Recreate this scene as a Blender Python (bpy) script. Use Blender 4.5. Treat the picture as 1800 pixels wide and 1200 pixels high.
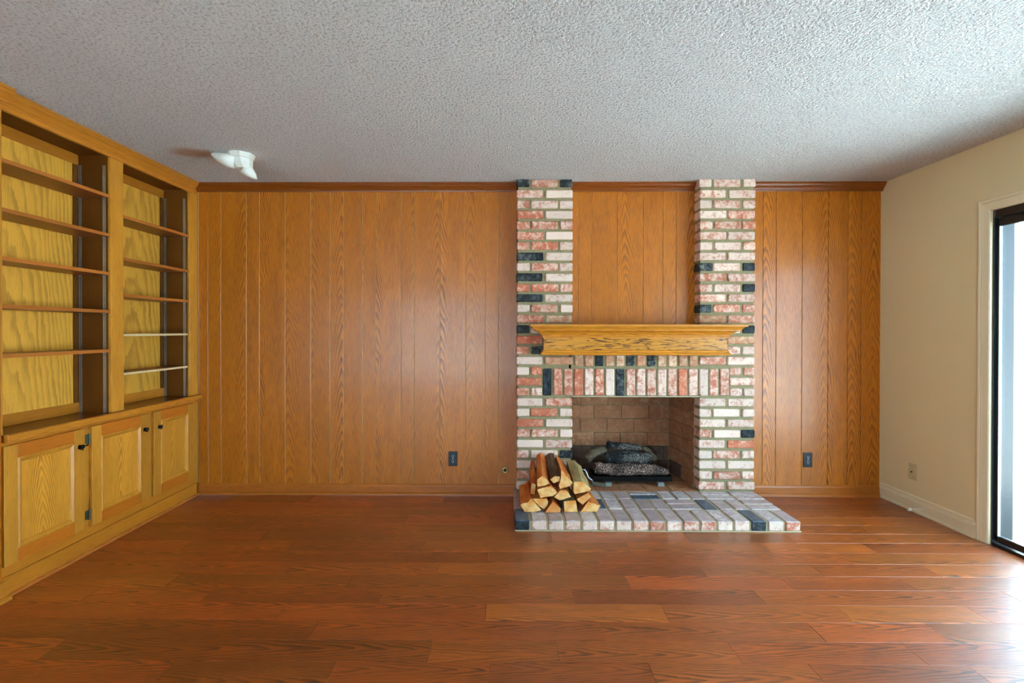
import bpy, bmesh, math, random
from mathutils import Vector, Matrix, noise
random.seed(7)
R = random.random
def U(a, b): return a + (b - a) * R()
scene = bpy.context.scene
COL = scene.collection
for o in list(bpy.data.objects): bpy.data.objects.remove(o)

# ------------------------------------------------------------------ camera
cam_d = bpy.data.cameras.new('camera')
cam = bpy.data.objects.new('camera', cam_d)
COL.objects.link(cam)
cam_d.sensor_width = 36.0; cam_d.lens = 17.6
cam_d.shift_x = 0.01228; cam_d.shift_y = -0.00785
cam_d.clip_start = 0.05; cam_d.clip_end = 200
cam.location = (0, -3.9309, 1.291)
cam.rotation_euler = (Matrix.Rotation(0.0079, 3, 'Z') @ Matrix.Rotation(math.pi/2 - 0.0059, 3, 'X')
                      @ Matrix.Rotation(0.0011, 3, 'Z')).to_euler()
scene.camera = cam

# ------------------------------------------------------------------ world, light, exposure
world = bpy.data.worlds.new('world'); scene.world = world
world.use_nodes = True
wn = world.node_tree.nodes; wl = world.node_tree.links
wn.clear()
wo = wn.new('ShaderNodeOutputWorld'); wb = wn.new('ShaderNodeBackground')
wb.inputs[0].default_value = (0.57, 0.81, 1.0, 1); wb.inputs[1].default_value = 9.0
wl.new(wb.outputs[0], wo.inputs[0])
sl = bpy.data.lights.new('sun', 'SUN'); sl.energy = 36.0; sl.angle = 0.02; sl.color = (0.90, 0.97, 1.0)
so = bpy.data.objects.new('sun', sl); so.location = (-6, 6, 12); COL.objects.link(so)
so.rotation_euler = Vector((0.42, -0.34, -1.0)).to_track_quat('-Z', 'Y').to_euler()
def portal(name, loc, rot, sx, sy):
    l = bpy.data.lights.new(name, 'AREA'); l.shape = 'RECTANGLE'; l.size = sx; l.size_y = sy
    l.cycles.is_portal = True
    o = bpy.data.objects.new(name, l); o.location = loc; o.rotation_euler = rot; COL.objects.link(o)
portal('sky_portal', (3.14, -2.25, 1.03), (0, math.pi/2, 0), 2.0, 2.75)
portal('sky_portal', (-1.18, -7.35, 1.06), (math.pi/2, 0, 0), 2.36, 2.0)
vs = scene.view_settings
vs.view_transform = 'Standard'; vs.look = 'None'; vs.gamma = 1.0; vs.use_curve_mapping = False
vs.exposure = 0.66
scene.cycles.max_bounces = 10; scene.cycles.diffuse_bounces = 6
scene.cycles.glossy_bounces = 4; scene.cycles.transparent_max_bounces = 12
scene.cycles.sample_clamp_indirect = 8

# ------------------------------------------------------------------ materials
def lin(c):
    return tuple(((v/255)/12.92 if v/255 <= 0.04045 else ((v/255+0.055)/1.055)**2.4) for v in c) + (1.0,)
class NT:
    def __init__(s, name):
        s.m = bpy.data.materials.new(name); s.m.use_nodes = True
        s.t = s.m.node_tree; s.t.nodes.clear()
        s.out = s.t.nodes.new('ShaderNodeOutputMaterial')
    def n(s, ty, **kw):
        nd = s.t.nodes.new(ty)
        for k, v in kw.items(): setattr(nd, k, v)
        return nd
    def put(s, nd, i, v):
        if hasattr(v, 'node'): s.t.links.new(v, nd.inputs[i])
        else: nd.inputs[i].default_value = v
    def math(s, op, a, b=0.0, c=0.0, clamp=False):
        nd = s.n('ShaderNodeMath', operation=op, use_clamp=clamp)
        s.put(nd, 0, a); s.put(nd, 1, b); s.put(nd, 2, c)
        return nd.outputs[0]
    def mix(s, f, a, b, mode='MIX'):
        nd = s.n('ShaderNodeMix', data_type='RGBA', blend_type=mode)
        s.put(nd, 0, f); s.put(nd, 6, a); s.put(nd, 7, b)
        return nd.outputs[2]
    def xyz(s, x=0.0, y=0.0, z=0.0):
        nd = s.n('ShaderNodeCombineXYZ'); s.put(nd, 0, x); s.put(nd, 1, y); s.put(nd, 2, z)
        return nd.outputs[0]
    def noise(s, vec, scale=5, detail=3, rough=0.5, dist=0.0):
        nd = s.n('ShaderNodeTexNoise'); s.put(nd, 'Vector', vec)
        nd.inputs['Scale'].default_value = scale; nd.inputs['Detail'].default_value = detail
        nd.inputs['Roughness'].default_value = rough; nd.inputs['Distortion'].default_value = dist
        return nd.outputs['Fac']
    def step(s, v, a, b, lo=0.0, hi=1.0):
        nd = s.n('ShaderNodeMapRange', interpolation_type='SMOOTHSTEP')
        s.put(nd, 0, v); s.put(nd, 1, a); s.put(nd, 2, b); s.put(nd, 3, lo); s.put(nd, 4, hi)
        return nd.outputs[0]
    def bsdf(s, col, rough=0.5, bump=None, strength=0.3, dist=0.001, metal=0.0, coat=0.0, coat_rough=0.1, spec=0.5):
        b = s.n('ShaderNodeBsdfPrincipled')
        s.put(b, 'Base Color', col); s.put(b, 'Roughness', rough); s.put(b, 'Metallic', metal)
        s.put(b, 'Coat Weight', coat); s.put(b, 'Coat Roughness', coat_rough); s.put(b, 'Specular IOR Level', spec)
        if bump is not None:
            bn = s.n('ShaderNodeBump'); s.put(bn, 'Height', bump)
            bn.inputs['Strength'].default_value = strength; bn.inputs['Distance'].default_value = dist
            s.t.links.new(bn.outputs[0], b.inputs['Normal'])
            s.t.links.new(bn.outputs[0], b.inputs['Coat Normal'])
        s.t.links.new(b.outputs[0], s.out.inputs[0])
        return b

def wood(name, light, dark, axis='Z', cross='X', P=0.055, K=70, ring=0.75, rough=0.35, coat=0.0, coat_rough=0.15,
         spread=0.12, tone=0.12, pore=0.3, amp=0.05, bumpd=0.0006, spec=0.4, offs=0.0, knots=False, hue=0.0, blotch=0.12, fleck=0.0, rvar=0.0):
    """oak: parabolic growth-ring arches along `axis`, fading into straight grain away from the board's heart"""
    m = NT(name)
    tc = m.n('ShaderNodeTexCoord'); sp = m.n('ShaderNodeSeparateXYZ')
    m.t.links.new(tc.outputs['Object'], sp.inputs[0])
    ix = {'X': 0, 'Y': 1, 'Z': 2}
    L = sp.outputs[ix[axis]]; Cc = sp.outputs[ix[cross]]
    T = sp.outputs[({0, 1, 2} - {ix[axis], ix[cross]}).pop()]
    oi = m.n('ShaderNodeObjectInfo'); rnd = oi.outputs['Random']
    r2 = m.math('FRACT', m.math('MULTIPLY', rnd, 17.31)); r3 = m.math('FRACT', m.math('MULTIPLY', rnd, 71.7))
    sh = m.math('MULTIPLY', rnd, 37.0)
    low = m.noise(m.xyz(m.math('MULTIPLY', L, 1.3), m.math('MULTIPLY', Cc, 4.0), sh), 1.0, 2)
    c = m.math('ADD', m.math('ADD', Cc, offs), m.math('MULTIPLY', m.math('SUBTRACT', r2, 0.5), spread))
    c = m.math('ADD', c, m.math('MULTIPLY', m.math('SUBTRACT', low, 0.5), 0.06))
    c = m.math('ADD', c, m.math('MULTIPLY', T, 0.4))
    lin_ = m.math('MULTIPLY', m.math('ABSOLUTE', c), K*0.045)
    wob = m.noise(m.xyz(m.math('MULTIPLY', L, 7), m.math('MULTIPLY', Cc, 28), sh), 1.0, 3, 0.55)
    F = m.math('ADD', m.math('ADD', m.math('MULTIPLY', m.math('MULTIPLY', c, c), K), lin_), L)
    F = m.math('ADD', F, m.math('MULTIPLY', wob, amp))
    F = m.math('ADD', F, m.math('MULTIPLY', low, 0.5))
    fr = m.math('FRACT', m.math('DIVIDE', F, P))
    band = m.math('MULTIPLY', m.step(fr, 0.25, 0.86), m.step(fr, 1.0, 0.9))
    stren = m.noise(m.xyz(m.math('MULTIPLY', L, 2.2), m.math('MULTIPLY', Cc, 14), m.math('ADD', sh, 5)), 1.0, 2)
    band = m.math('MULTIPLY', band, m.step(stren, 0.25, 0.65, 0.35, 1.0))
    if rvar: band = m.math('MULTIPLY', band, m.math('ADD', m.math('MULTIPLY', r3, rvar), 1.0 - rvar))
    por = m.noise(m.xyz(m.math('MULTIPLY', L, 14), m.math('MULTIPLY', Cc, 420), m.math('ADD', m.math('MULTIPLY', T, 90), sh)), 1.0, 2, 0.6)
    por = m.step(por, 0.42, 0.68)
    f = m.math('ADD', m.math('MULTIPLY', band, ring), m.math('MULTIPLY', por, pore), clamp=True)
    if fleck:
        fl_ = m.noise(m.xyz(m.math('MULTIPLY', L, 15), m.math('ADD', m.math('MULTIPLY', Cc, 150), m.math('MULTIPLY', low, 26)), sh), 1.0, 2, 0.5)
        f = m.math('ADD', f, m.math('MULTIPLY', m.step(fl_, 0.54, 0.62), fleck), clamp=True)
    if knots:
        vo = m.n('ShaderNodeTexVoronoi'); m.put(vo, 'Vector', m.xyz(m.math('ADD', m.math('MULTIPLY', L, 1.15), sh), m.math('MULTIPLY', Cc, 3.2), r2))
        vo.inputs['Scale'].default_value = 1.0
        kn = m.math('MULTIPLY', m.step(vo.outputs['Distance'], 0.055, 0.015), m.step(r3, 0.55, 0.6))
        f = m.math('ADD', f, m.math('MULTIPLY', kn, 1.3))
    col = m.mix(f, lin(light), lin(dark))
    val = m.math('ADD', m.math('MULTIPLY', m.math('SUBTRACT', r3, 0.5), 2*tone), 1.0)
    bl = m.noise(m.xyz(m.math('MULTIPLY', L, 1.6), m.math('MULTIPLY', Cc, 6), sh), 1.0, 3)
    val = m.math('MULTIPLY', val, m.math('ADD', m.math('MULTIPLY', m.math('SUBTRACT', bl, 0.5), 2*blotch), 1.0))
    hs = m.n('ShaderNodeHueSaturation'); m.put(hs, 'Color', col); m.put(hs, 'Value', val)
    m.put(hs, 'Hue', m.math('ADD', m.math('MULTIPLY', m.math('SUBTRACT', r2, 0.5), hue), 0.5))
    ro = m.math('ADD', m.math('MULTIPLY', f, 0.08), rough)
    hgt = m.math('ADD', m.math('MULTIPLY', por, -0.5), m.math('MULTIPLY', wob, 0.6))
    m.bsdf(hs.outputs[0], ro, hgt, 0.35, bumpd, coat=coat, coat_rough=coat_rough, spec=spec)
    return m.m

def plain(name, c, rough=0.5, metal=0.0, var=0.06, scale=20, bump=0.0, coat=0.0, spec=0.5):
    m = NT(name); tc = m.n('ShaderNodeTexCoord')
    nz = m.noise(tc.outputs['Object'], scale, 3)
    lo = tuple(max(0, v*(1-var)) for v in c); hi = tuple(min(255, v*(1+var)) for v in c)
    m.bsdf(m.mix(nz, lin(lo), lin(hi)), m.math('ADD', m.math('MULTIPLY', nz, 0.1), rough - 0.05), nz if bump else None, 0.4, bump or 0.001, metal, coat=coat, spec=spec)
    return m.m

PAN = ((200, 114, 8), (78, 33, 0))
M = {}
M['panel'] = wood('oak_panel', PAN[0], PAN[1], 'Z', 'X', P=0.10, K=42, rough=0.36, ring=0.72, rvar=0.6, pore=0.40, spread=0.34, tone=0.08, amp=0.09, coat=0.30, coat_rough=0.16)
M['panel_y'] = wood('oak_panel_side', PAN[0], PAN[1], 'Z', 'Y', P=0.10, K=42, rough=0.36, ring=0.72, rvar=0.6, pore=0.40, spread=0.34, tone=0.08, amp=0.09, coat=0.30, coat_rough=0.16)
M['crown_shaded'] = wood('oak_crown_shaded', (136, 68, 12), (84, 36, 4), 'X', 'Z', K=200, P=0.09, rough=0.3, ring=0.5, spread=0.2)  # darker copy of the trim oak, shade below the ceiling put into the colour
M['trim_x'] = wood('oak_trim', (176, 100, 30), (116, 56, 12), 'X', 'Z', K=200, P=0.09, rough=0.3, ring=0.5, spread=0.2)
M['trim_y'] = wood('oak_trim_side', (196, 126, 38), (128, 68, 14), 'Y', 'Z', K=200, P=0.09, rough=0.3, ring=0.5, spread=0.2)
M['case_y'] = wood('oak_case_rail', (208, 134, 38), (130, 66, 10), 'Y', 'Z', K=260, P=0.12, rough=0.34, ring=0.6, spread=0.14, coat=0.3)
M['case_z'] = wood('oak_case_stile', (216, 150, 48), (136, 74, 14), 'Z', 'Y', K=260, P=0.12, rough=0.34, ring=0.6, spread=0.14, coat=0.3)
M['door_panel'] = wood('oak_door_panel', (226, 158, 52), (150, 86, 18), 'Z', 'Y', K=60, P=0.085, rough=0.34, ring=0.7, spread=0.08, amp=0.1, coat=0.2)
M['back'] = wood('birch_back', (240, 178, 66), (140, 84, 20), 'Z', 'Y', K=14, P=0.30, rough=0.42, ring=0.42, spread=0.5, pore=0.2, amp=0.35, coat=0.2)
M['door_rail'] = wood('oak_door_rail', (204, 118, 30), (140, 68, 10), 'Y', 'Z', K=260, P=0.12, rough=0.34, ring=0.5, spread=0.14, coat=0.3)
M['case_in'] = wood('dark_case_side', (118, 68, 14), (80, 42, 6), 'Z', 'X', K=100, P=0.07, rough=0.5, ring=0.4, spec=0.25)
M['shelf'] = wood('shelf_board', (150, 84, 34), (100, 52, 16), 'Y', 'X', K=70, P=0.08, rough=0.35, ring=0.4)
M['shelf_edge'] = wood('shelf_lipping', (196, 118, 48), (150, 80, 26), 'Y', 'Z', K=200, P=0.1, rough=0.35, ring=0.4)
M['raw_edge'] = plain('raw_shelf_edge', (226, 200, 150), 0.6)
M['counter'] = wood('counter_board', (122, 66, 24), (80, 40, 12), 'Y', 'X', K=60, P=0.09, rough=0.22, ring=0.4)
M['mantel'] = wood('mantel_oak', (218, 148, 42), (84, 40, 6), 'X', 'Z', K=120, P=0.35, rough=0.34, ring=0.35, spread=0.02, pore=0.2, amp=0.55, coat=0.15, fleck=0.85)
M['mantel_t'] = wood('mantel_trim_oak', (218, 142, 36), (140, 74, 12), 'X', 'Z', K=300, P=0.12, rough=0.34, ring=0.45, fleck=0.3)
M['floor'] = wood('floor_plank', (180, 90, 28), (44, 17, 4), 'X', 'Y', K=90, P=0.15, rough=0.42, coat=0.7, coat_rough=0.3, ring=0.7, spread=0.14,
                  tone=0.26, pore=0.42, amp=0.2, bumpd=0.0012, knots=True, hue=0.010, blotch=0.35, spec=0.5)
M['groove_glint'] = plain('panel_groove_glint', (236, 190, 130), 0.35)  # reflections in the board gaps put into a pale base colour
M['underfloor'] = plain('underfloor', (60, 26, 12), 0.7)
M['white_wall'] = plain('cream_wall_paint', (226, 212, 168), 0.6, var=0.015, scale=3)
M['white_trim'] = plain('cream_trim_paint', (230, 220, 186), 0.4, var=0.015)
M['black_metal'] = plain('bronze_black_frame', (26, 30, 32), 0.3, 0.3, spec=0.6)
M['alu'] = plain('aluminium', (190, 200, 205), 0.35, 0.9)
M['old_metal'] = plain('tarnished_hinge', (96, 98, 74), 0.5, 0.6)
M['dark_iron'] = plain('dark_iron', (34, 32, 30), 0.35, 0.7)
M['black_plastic'] = plain('black_plastic', (10, 11, 13), 0.4, 0.0)
M['slot'] = plain('slot_black', (4, 4, 5), 0.7)
M['steel_dot'] = plain('steel', (205, 205, 205), 0.3, 0.9)
M['ivory'] = plain('ivory_plastic', (198, 184, 142), 0.4)
M['brass'] = plain('brass', (190, 170, 110), 0.3, 0.9)
M['white_plastic'] = plain('white_plastic', (236, 238, 228), 0.35)
M['lintel'] = plain('pale_steel_lintel', (178, 168, 136), 0.6)
M['patio'] = plain('patio_concrete', (215, 215, 212), 0.9, var=0.04, scale=3)
M['stucco'] = plain('white_stucco', (235, 238, 240), 0.9, var=0.03, scale=8)
M['bluegrey'] = plain('bluegrey_paint', (120, 150, 170), 0.7)
M['leaf'] = plain('hedge_leaf', (60, 95, 60), 0.7, var=0.4, scale=12)
M['lamp_white'] = plain('lamp_white', (235, 235, 230), 0.4)

def glass_mat():
    m = NT('window_glass')
    tr = m.n('ShaderNodeBsdfTransparent'); gl = m.n('ShaderNodeBsdfGlossy'); gl.inputs['Roughness'].default_value = 0.02
    tr.inputs[0].default_value = (0.93, 0.97, 0.98, 1)
    lw = m.n('ShaderNodeLayerWeight'); lw.inputs[0].default_value = 0.5
    tc = m.n('ShaderNodeTexCoord')
    mx = m.n('ShaderNodeMixShader')
    m.put(mx, 0, m.math('ADD', m.math('MULTIPLY', m.math('POWER', lw.outputs['Facing'], 5.0), 0.55), 0.03))
    m.t.links.new(tr.outputs[0], mx.inputs[1]); m.t.links.new(gl.outputs[0], mx.inputs[2]); m.t.links.new(mx.outputs[0], m.out.inputs[0])
    return m.m
M['glass'] = glass_mat()

def ceiling_mat():
    m = NT('popcorn_ceiling'); tc = m.n('ShaderNodeTexCoord'); v = tc.outputs['Object']
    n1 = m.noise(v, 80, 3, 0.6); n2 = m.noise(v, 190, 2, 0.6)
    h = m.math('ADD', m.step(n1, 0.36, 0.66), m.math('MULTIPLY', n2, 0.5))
    sp = m.n('ShaderNodeSeparateXYZ'); m.t.links.new(v, sp.inputs[0])
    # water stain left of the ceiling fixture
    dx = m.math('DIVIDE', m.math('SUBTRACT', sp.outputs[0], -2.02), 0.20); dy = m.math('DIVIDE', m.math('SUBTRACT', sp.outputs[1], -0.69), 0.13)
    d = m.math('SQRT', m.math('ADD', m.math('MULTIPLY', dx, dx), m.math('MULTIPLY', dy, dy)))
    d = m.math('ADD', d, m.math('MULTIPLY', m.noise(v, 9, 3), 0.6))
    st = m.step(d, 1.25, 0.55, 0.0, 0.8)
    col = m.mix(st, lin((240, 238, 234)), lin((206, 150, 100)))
    col = m.mix(m.step(n1, 0.50, 0.34, 0.0, 0.5), col, lin((150, 150, 150)))  # hollows of the texture darkened in colour, standing in for their shade
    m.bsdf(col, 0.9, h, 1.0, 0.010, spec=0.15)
    return m.m
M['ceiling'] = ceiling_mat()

def brick_mat(name, red, white, wmin=0.0, wmax=1.0, rough=0.85, bump=0.004, speck=True):
    m = NT(name); tc = m.n('ShaderNodeTexCoord')
    oi = m.n('ShaderNodeObjectInfo'); r = oi.outputs['Random']
    ad = m.n('ShaderNodeVectorMath', operation='ADD'); m.t.links.new(tc.outputs['Object'], ad.inputs[0])
    m.put(ad, 1, m.xyz(m.math('MULTIPLY', r, 91.0), m.math('MULTIPLY', r, 47.0), m.math('MULTIPLY', r, 13.0)))
    v = ad.outputs[0]
    r2 = m.math('FRACT', m.math('MULTIPLY', r, 31.7)); r3 = m.math('FRACT', m.math('MULTIPLY', r, 7.77))
    big = m.noise(v, 22, 3, 0.6, 0.6); fine = m.noise(v, 160, 3, 0.7); mid = m.noise(v, 62, 4, 0.7)
    c1 = m.mix(m.step(big, 0.3, 0.7), lin(red[0]), lin(red[1]))
    c1 = m.mix(m.step(fine, 0.55, 0.8, 0, 0.5), c1, lin(red[2]))
    cover = m.math('ADD', m.math('MULTIPLY', r2, wmax - wmin), wmin)
    w = m.math('ADD', m.math('ADD', m.math('MULTIPLY', big, 0.75), m.math('MULTIPLY', mid, 0.6)), m.math('MULTIPLY', fine, 0.25))
    w = m.math('ADD', w, m.math('MULTIPLY', m.math('SUBTRACT', cover, 0.5), 0.55))
    wf = m.step(w, 0.68, 0.98, 0.0, 0.88)
    col = m.mix(wf, c1, lin(white))
    hs = m.n('ShaderNodeHueSaturation'); m.put(hs, 'Color', col)
    m.put(hs, 'Value', m.math('ADD', m.math('MULTIPLY', m.math('SUBTRACT', r3, 0.5), 0.22), 1.0))
    m.bsdf(hs.outputs[0], rough, m.math('ADD', mid, m.math('MULTIPLY', fine, 0.6)), 0.7, bump, spec=0.3)
    return m.m
RED = ((184, 110, 84), (204, 142, 114), (150, 90, 72))
M['brick'] = brick_mat('whitewashed_brick', RED, (228, 206, 190), 0.4, 0.95)
M['brick_red'] = brick_mat('red_brick', ((190, 104, 76), (210, 132, 100), (160, 86, 66)), (232, 208, 190), 0.25, 0.6)
M['brick_white'] = brick_mat('white_painted_brick', RED, (232, 213, 196), 0.62, 0.9)
M['brick_black'] = brick_mat('black_brick', ((30, 34, 38), (62, 70, 74), (24, 26, 28)), (130, 130, 120), 0.05, 0.45)
M['brick_tan'] = brick_mat('tan_brick', ((184, 126, 92), (206, 158, 124), (150, 96, 72)), (222, 200, 168), 0.2, 0.7)
M['hearth'] = brick_mat('hearth_brick_top', ((168, 150, 148), (184, 170, 168), (148, 132, 130)), (206, 200, 200), 0.1, 0.7, rough=0.42, bump=0.002)
M['hearth_blue'] = brick_mat('hearth_brick_blue', ((66, 82, 98), (92, 106, 118), (56, 66, 76)), (140, 146, 150), 0.0, 0.3, rough=0.4, bump=0.002)
M['firebrick'] = brick_mat('firebrick', ((150, 98, 66), (170, 120, 84), (120, 76, 52)), (186, 160, 122), 0.0, 0.35, bump=0.0015)
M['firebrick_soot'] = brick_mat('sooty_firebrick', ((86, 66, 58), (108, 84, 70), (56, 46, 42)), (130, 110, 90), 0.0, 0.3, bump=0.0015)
M['mortar'] = plain('grey_mortar', (138, 128, 94), 0.95, var=0.15, scale=60, bump=0.003)
M['mortar_light'] = plain('hearth_mortar', (176, 166, 132), 0.95, var=0.12, scale=60, bump=0.003)
M['fire_mortar'] = plain('firebox_mortar', (152, 138, 104), 0.95, var=0.15, scale=50, bump=0.002)

def split_wood(name, a, b, c):
    m = NT(name); tc = m.n('ShaderNodeTexCoord'); oi = m.n('ShaderNodeObjectInfo'); r = oi.outputs['Random']
    sp = m.n('ShaderNodeSeparateXYZ'); m.t.links.new(tc.outputs['Object'], sp.inputs[0])
    X = m.math('ADD', sp.outputs[0], m.math('MULTIPLY', r, 3)); Z = sp.outputs[2]
    fib = m.noise(m.xyz(m.math('MULTIPLY', X, 130), m.math('MULTIPLY', sp.outputs[1], 6), m.math('MULTIPLY', Z, 130)), 1.0, 3, 0.6)
    big = m.noise(m.xyz(m.math('MULTIPLY', X, 12), m.math('MULTIPLY', sp.outputs[1], 3), m.math('MULTIPLY', Z, 12)), 1.0, 3)
    col = m.mix(m.step(big, 0.35, 0.65), lin(a), lin(b)); col = m.mix(m.step(fib, 0.5, 0.75, 0, 0.7), col, lin(c))
    hs = m.n('ShaderNodeHueSaturation'); m.put(hs, 'Color', col); m.put(hs, 'Value', m.math('ADD', m.math('MULTIPLY', r, 0.25), 0.85))
    m.bsdf(hs.outputs[0], 0.85, m.math('ADD', fib, big), 0.8, 0.004, spec=0.2)
    return m.m
def end_grain():
    m = NT('log_end_grain'); tc = m.n('ShaderNodeTexCoord'); oi = m.n('ShaderNodeObjectInfo'); r = oi.outputs['Random']
    sp = m.n('ShaderNodeSeparateXYZ'); m.t.links.new(tc.outputs['Object'], sp.inputs[0])
    X = m.math('ADD', sp.outputs[0], m.math('MULTIPLY', m.math('SUBTRACT', r, 0.5), 0.2)); Z = m.math('ADD', sp.outputs[2], 0.09)
    rad = m.math('SQRT', m.math('ADD', m.math('MULTIPLY', X, X), m.math('MULTIPLY', Z, Z)))
    nz = m.noise(tc.outputs['Object'], 40, 4, 0.7)
    rr = m.math('FRACT', m.math('DIVIDE', m.math('ADD', rad, m.math('MULTIPLY', nz, 0.012)), 0.0075))
    fine = m.noise(tc.outputs['Object'], 220, 2, 0.7)
    f = m.math('ADD', m.math('MULTIPLY', m.step(rr, 0.4, 0.95), 0.4), m.math('MULTIPLY', m.step(fine, 0.45, 0.75), 0.5), clamp=True)
    base = m.mix(m.step(m.noise(tc.outputs['Object'], 16, 3), 0.35, 0.7), lin((252, 210, 140)), lin((236, 152, 66)))
    base = m.mix(m.step(m.math('FRACT', m.math('MULTIPLY', r, 5.3)), 0.72, 0.9, 0.0, 0.6), base, lin((222, 120, 44)))
    m.bsdf(m.mix(f, base, lin((176, 106, 46))), 0.85, m.math('ADD', nz, fine), 0.7, 0.003, spec=0.2)
    return m.m
M['log_end'] = end_grain()
M['log_side'] = split_wood('split_log_side', (216, 136, 66), (186, 92, 36), (130, 62, 28))
M['log_bark'] = split_wood('log_bark', (118, 96, 74), (92, 68, 50), (60, 44, 36))
M['log_bark_pale'] = split_wood('pale_log_bark', (166, 148, 98), (138, 116, 72), (92, 76, 48))

def char_mat(name, base, ash, amt):
    m = NT(name); tc = m.n('ShaderNodeTexCoord'); v = tc.outputs['Object']
    vo = m.n('ShaderNodeTexVoronoi', feature='DISTANCE_TO_EDGE'); m.put(vo, 'Vector', v); vo.inputs['Scale'].default_value = 85
    a = m.noise(v, 60, 4, 0.75, 1.5); b = m.noise(v, 11, 3, 0.6)
    f = m.math('MULTIPLY', m.math('MULTIPLY', m.step(vo.outputs['Distance'], 0.10, 0.02), m.step(a, 0.40, 0.56)), m.step(b, 0.42 - amt*0.2, 0.60))
    c = m.mix(m.step(a, 0.4, 0.7), lin(base[0]), lin(base[1]))
    m.bsdf(m.mix(f, c, lin(ash)), 0.75, m.math('ADD', a, b), 0.9, 0.01, spec=0.3)
    return m.m
M['char'] = char_mat('charred_log', ((14, 16, 18), (44, 50, 54)), (200, 188, 172), 0.1)
M['char_ash'] = char_mat('ashy_ember_log', ((22, 18, 16), (72, 50, 40)), (232, 196, 176), 0.8)
M['char_beige'] = char_mat('scorched_beige_log', ((104, 92, 72), (140, 126, 100)), (50, 44, 38), 0.6)

# ------------------------------------------------------------------ mesh helpers
def cbox(bm, x0, x1, y0, y1, z0, z1, bev=0.0, seg=1, jit=0.0):
    g = bmesh.ops.create_cube(bm, size=1.0)
    vv = g['verts']
    for v in vv:
        v.co = Vector((x0 + (v.co.x+0.5)*(x1-x0), y0 + (v.co.y+0.5)*(y1-y0), z0 + (v.co.z+0.5)*(z1-z0)))
    if bev > 0:
        es = list({e for v in vv for e in v.link_edges})
        r = bmesh.ops.bevel(bm, geom=es, offset=bev, segments=seg, affect='EDGES', profile=0.6)
        vv = [v for v in r['verts']]
    if jit:
        for v in vv: v.co += Vector((U(-jit, jit), U(-jit, jit), U(-jit, jit)))
    return vv
def loft(bm, rings, close=True, caps=True):
    vs_ = [[bm.verts.new(p) for p in r] for r in rings]
    n = len(vs_[0])
    for a, b in zip(vs_, vs_[1:]):
        for i in range(n if close else n-1):
            j = (i+1) % n
            try: bm.faces.new((a[i], a[j], b[j], b[i]))
            except ValueError: pass
    if caps:
        bm.faces.new(list(reversed(vs_[0]))); bm.faces.new(vs_[-1])
    return vs_
def tube(bm, pts, rad, n=8, caps=True):
    pts = [Vector(p) for p in pts]
    if not hasattr(rad, '__len__'): rad = [rad]*len(pts)
    rings = []
    up = Vector((0, 0, 1))
    for i, p in enumerate(pts):
        d = (pts[min(i+1, len(pts)-1)] - pts[max(i-1, 0)]).normalized()
        a = d.cross(up)
        if a.length < 1e-3: a = d.cross(Vector((1, 0, 0)))
        a.normalize(); b = d.cross(a).normalized()
        rings.append([p + (a*math.cos(t) + b*math.sin(t))*rad[i] for t in [k*2*math.pi/n for k in range(n)]])
    loft(bm, rings, True, caps)
def obj(name, bm, mat, parent=None, origin=None, smooth=False, tag=None):
    """links bm (built in world coordinates) as one mesh object with its origin at `origin`"""
    bmesh.ops.recalc_face_normals(bm, faces=bm.faces)
    if origin is None:
        cs = [v.co for v in bm.verts]
        lo = Vector((min(c.x for c in cs), min(c.y for c in cs), min(c.z for c in cs)))
        hi = Vector((max(c.x for c in cs), max(c.y for c in cs), max(c.z for c in cs)))
        origin = (lo + hi)/2
    origin = Vector(origin)
    bmesh.ops.translate(bm, verts=bm.verts, vec=-origin)
    me = bpy.data.meshes.new(name); bm.to_mesh(me); bm.free()
    for mm in (mat if isinstance(mat, (list, tuple)) else [mat]): me.materials.append(mm)
    if smooth:
        for p in me.polygons: p.use_smooth = True
    o = bpy.data.objects.new(name, me); COL.objects.link(o)
    place(o, origin, parent)
    if tag: settag(o, **tag)
    return o
WP = {}
def place(o, world_loc, parent=None):
    w = Vector(world_loc); WP[o.name] = w
    if parent is not None:
        o.parent = parent; o.location = w - WP[parent.name]
    else: o.location = w
def settag(o, label=None, cat=None, group=None, kind=None):
    if label: o['label'] = label
    if cat: o['category'] = cat
    if group: o['group'] = group
    if kind: o['kind'] = kind
def thing(name, loc, label, cat, group=None):
    o = bpy.data.objects.new(name, None); COL.objects.link(o); o.empty_display_size = 0.05
    place(o, loc); settag(o, label, cat, group)
    return o
def box(name, x0, x1, y0, y1, z0, z1, mat, parent=None, bev=0.0, tag=None, origin=None, seg=1):
    bm = bmesh.new(); cbox(bm, x0, x1, y0, y1, z0, z1, bev, seg)
    return obj(name, bm, mat, parent, origin, tag=tag)
STRUCT = dict(kind='structure')
def mold(name, prof, a, b, axis, wall, sign, mat, parent=None, tag=None, shape=None):
    """extrude profile [(out, z)] along X or Y from a to b; `out` is measured from `wall` in direction sign"""
    bm = bmesh.new(); rings = []
    for t in (a, b):
        rings.append([(t, wall + sign*o_, z) if axis == 'X' else (wall + sign*o_, t, z) for o_, z in prof])
    loft(bm, rings)
    return obj(name, bm, mat, parent, tag=tag)

H = 2.44; XR = 2.945; XL = -2.405; YN = -7.2

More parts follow.
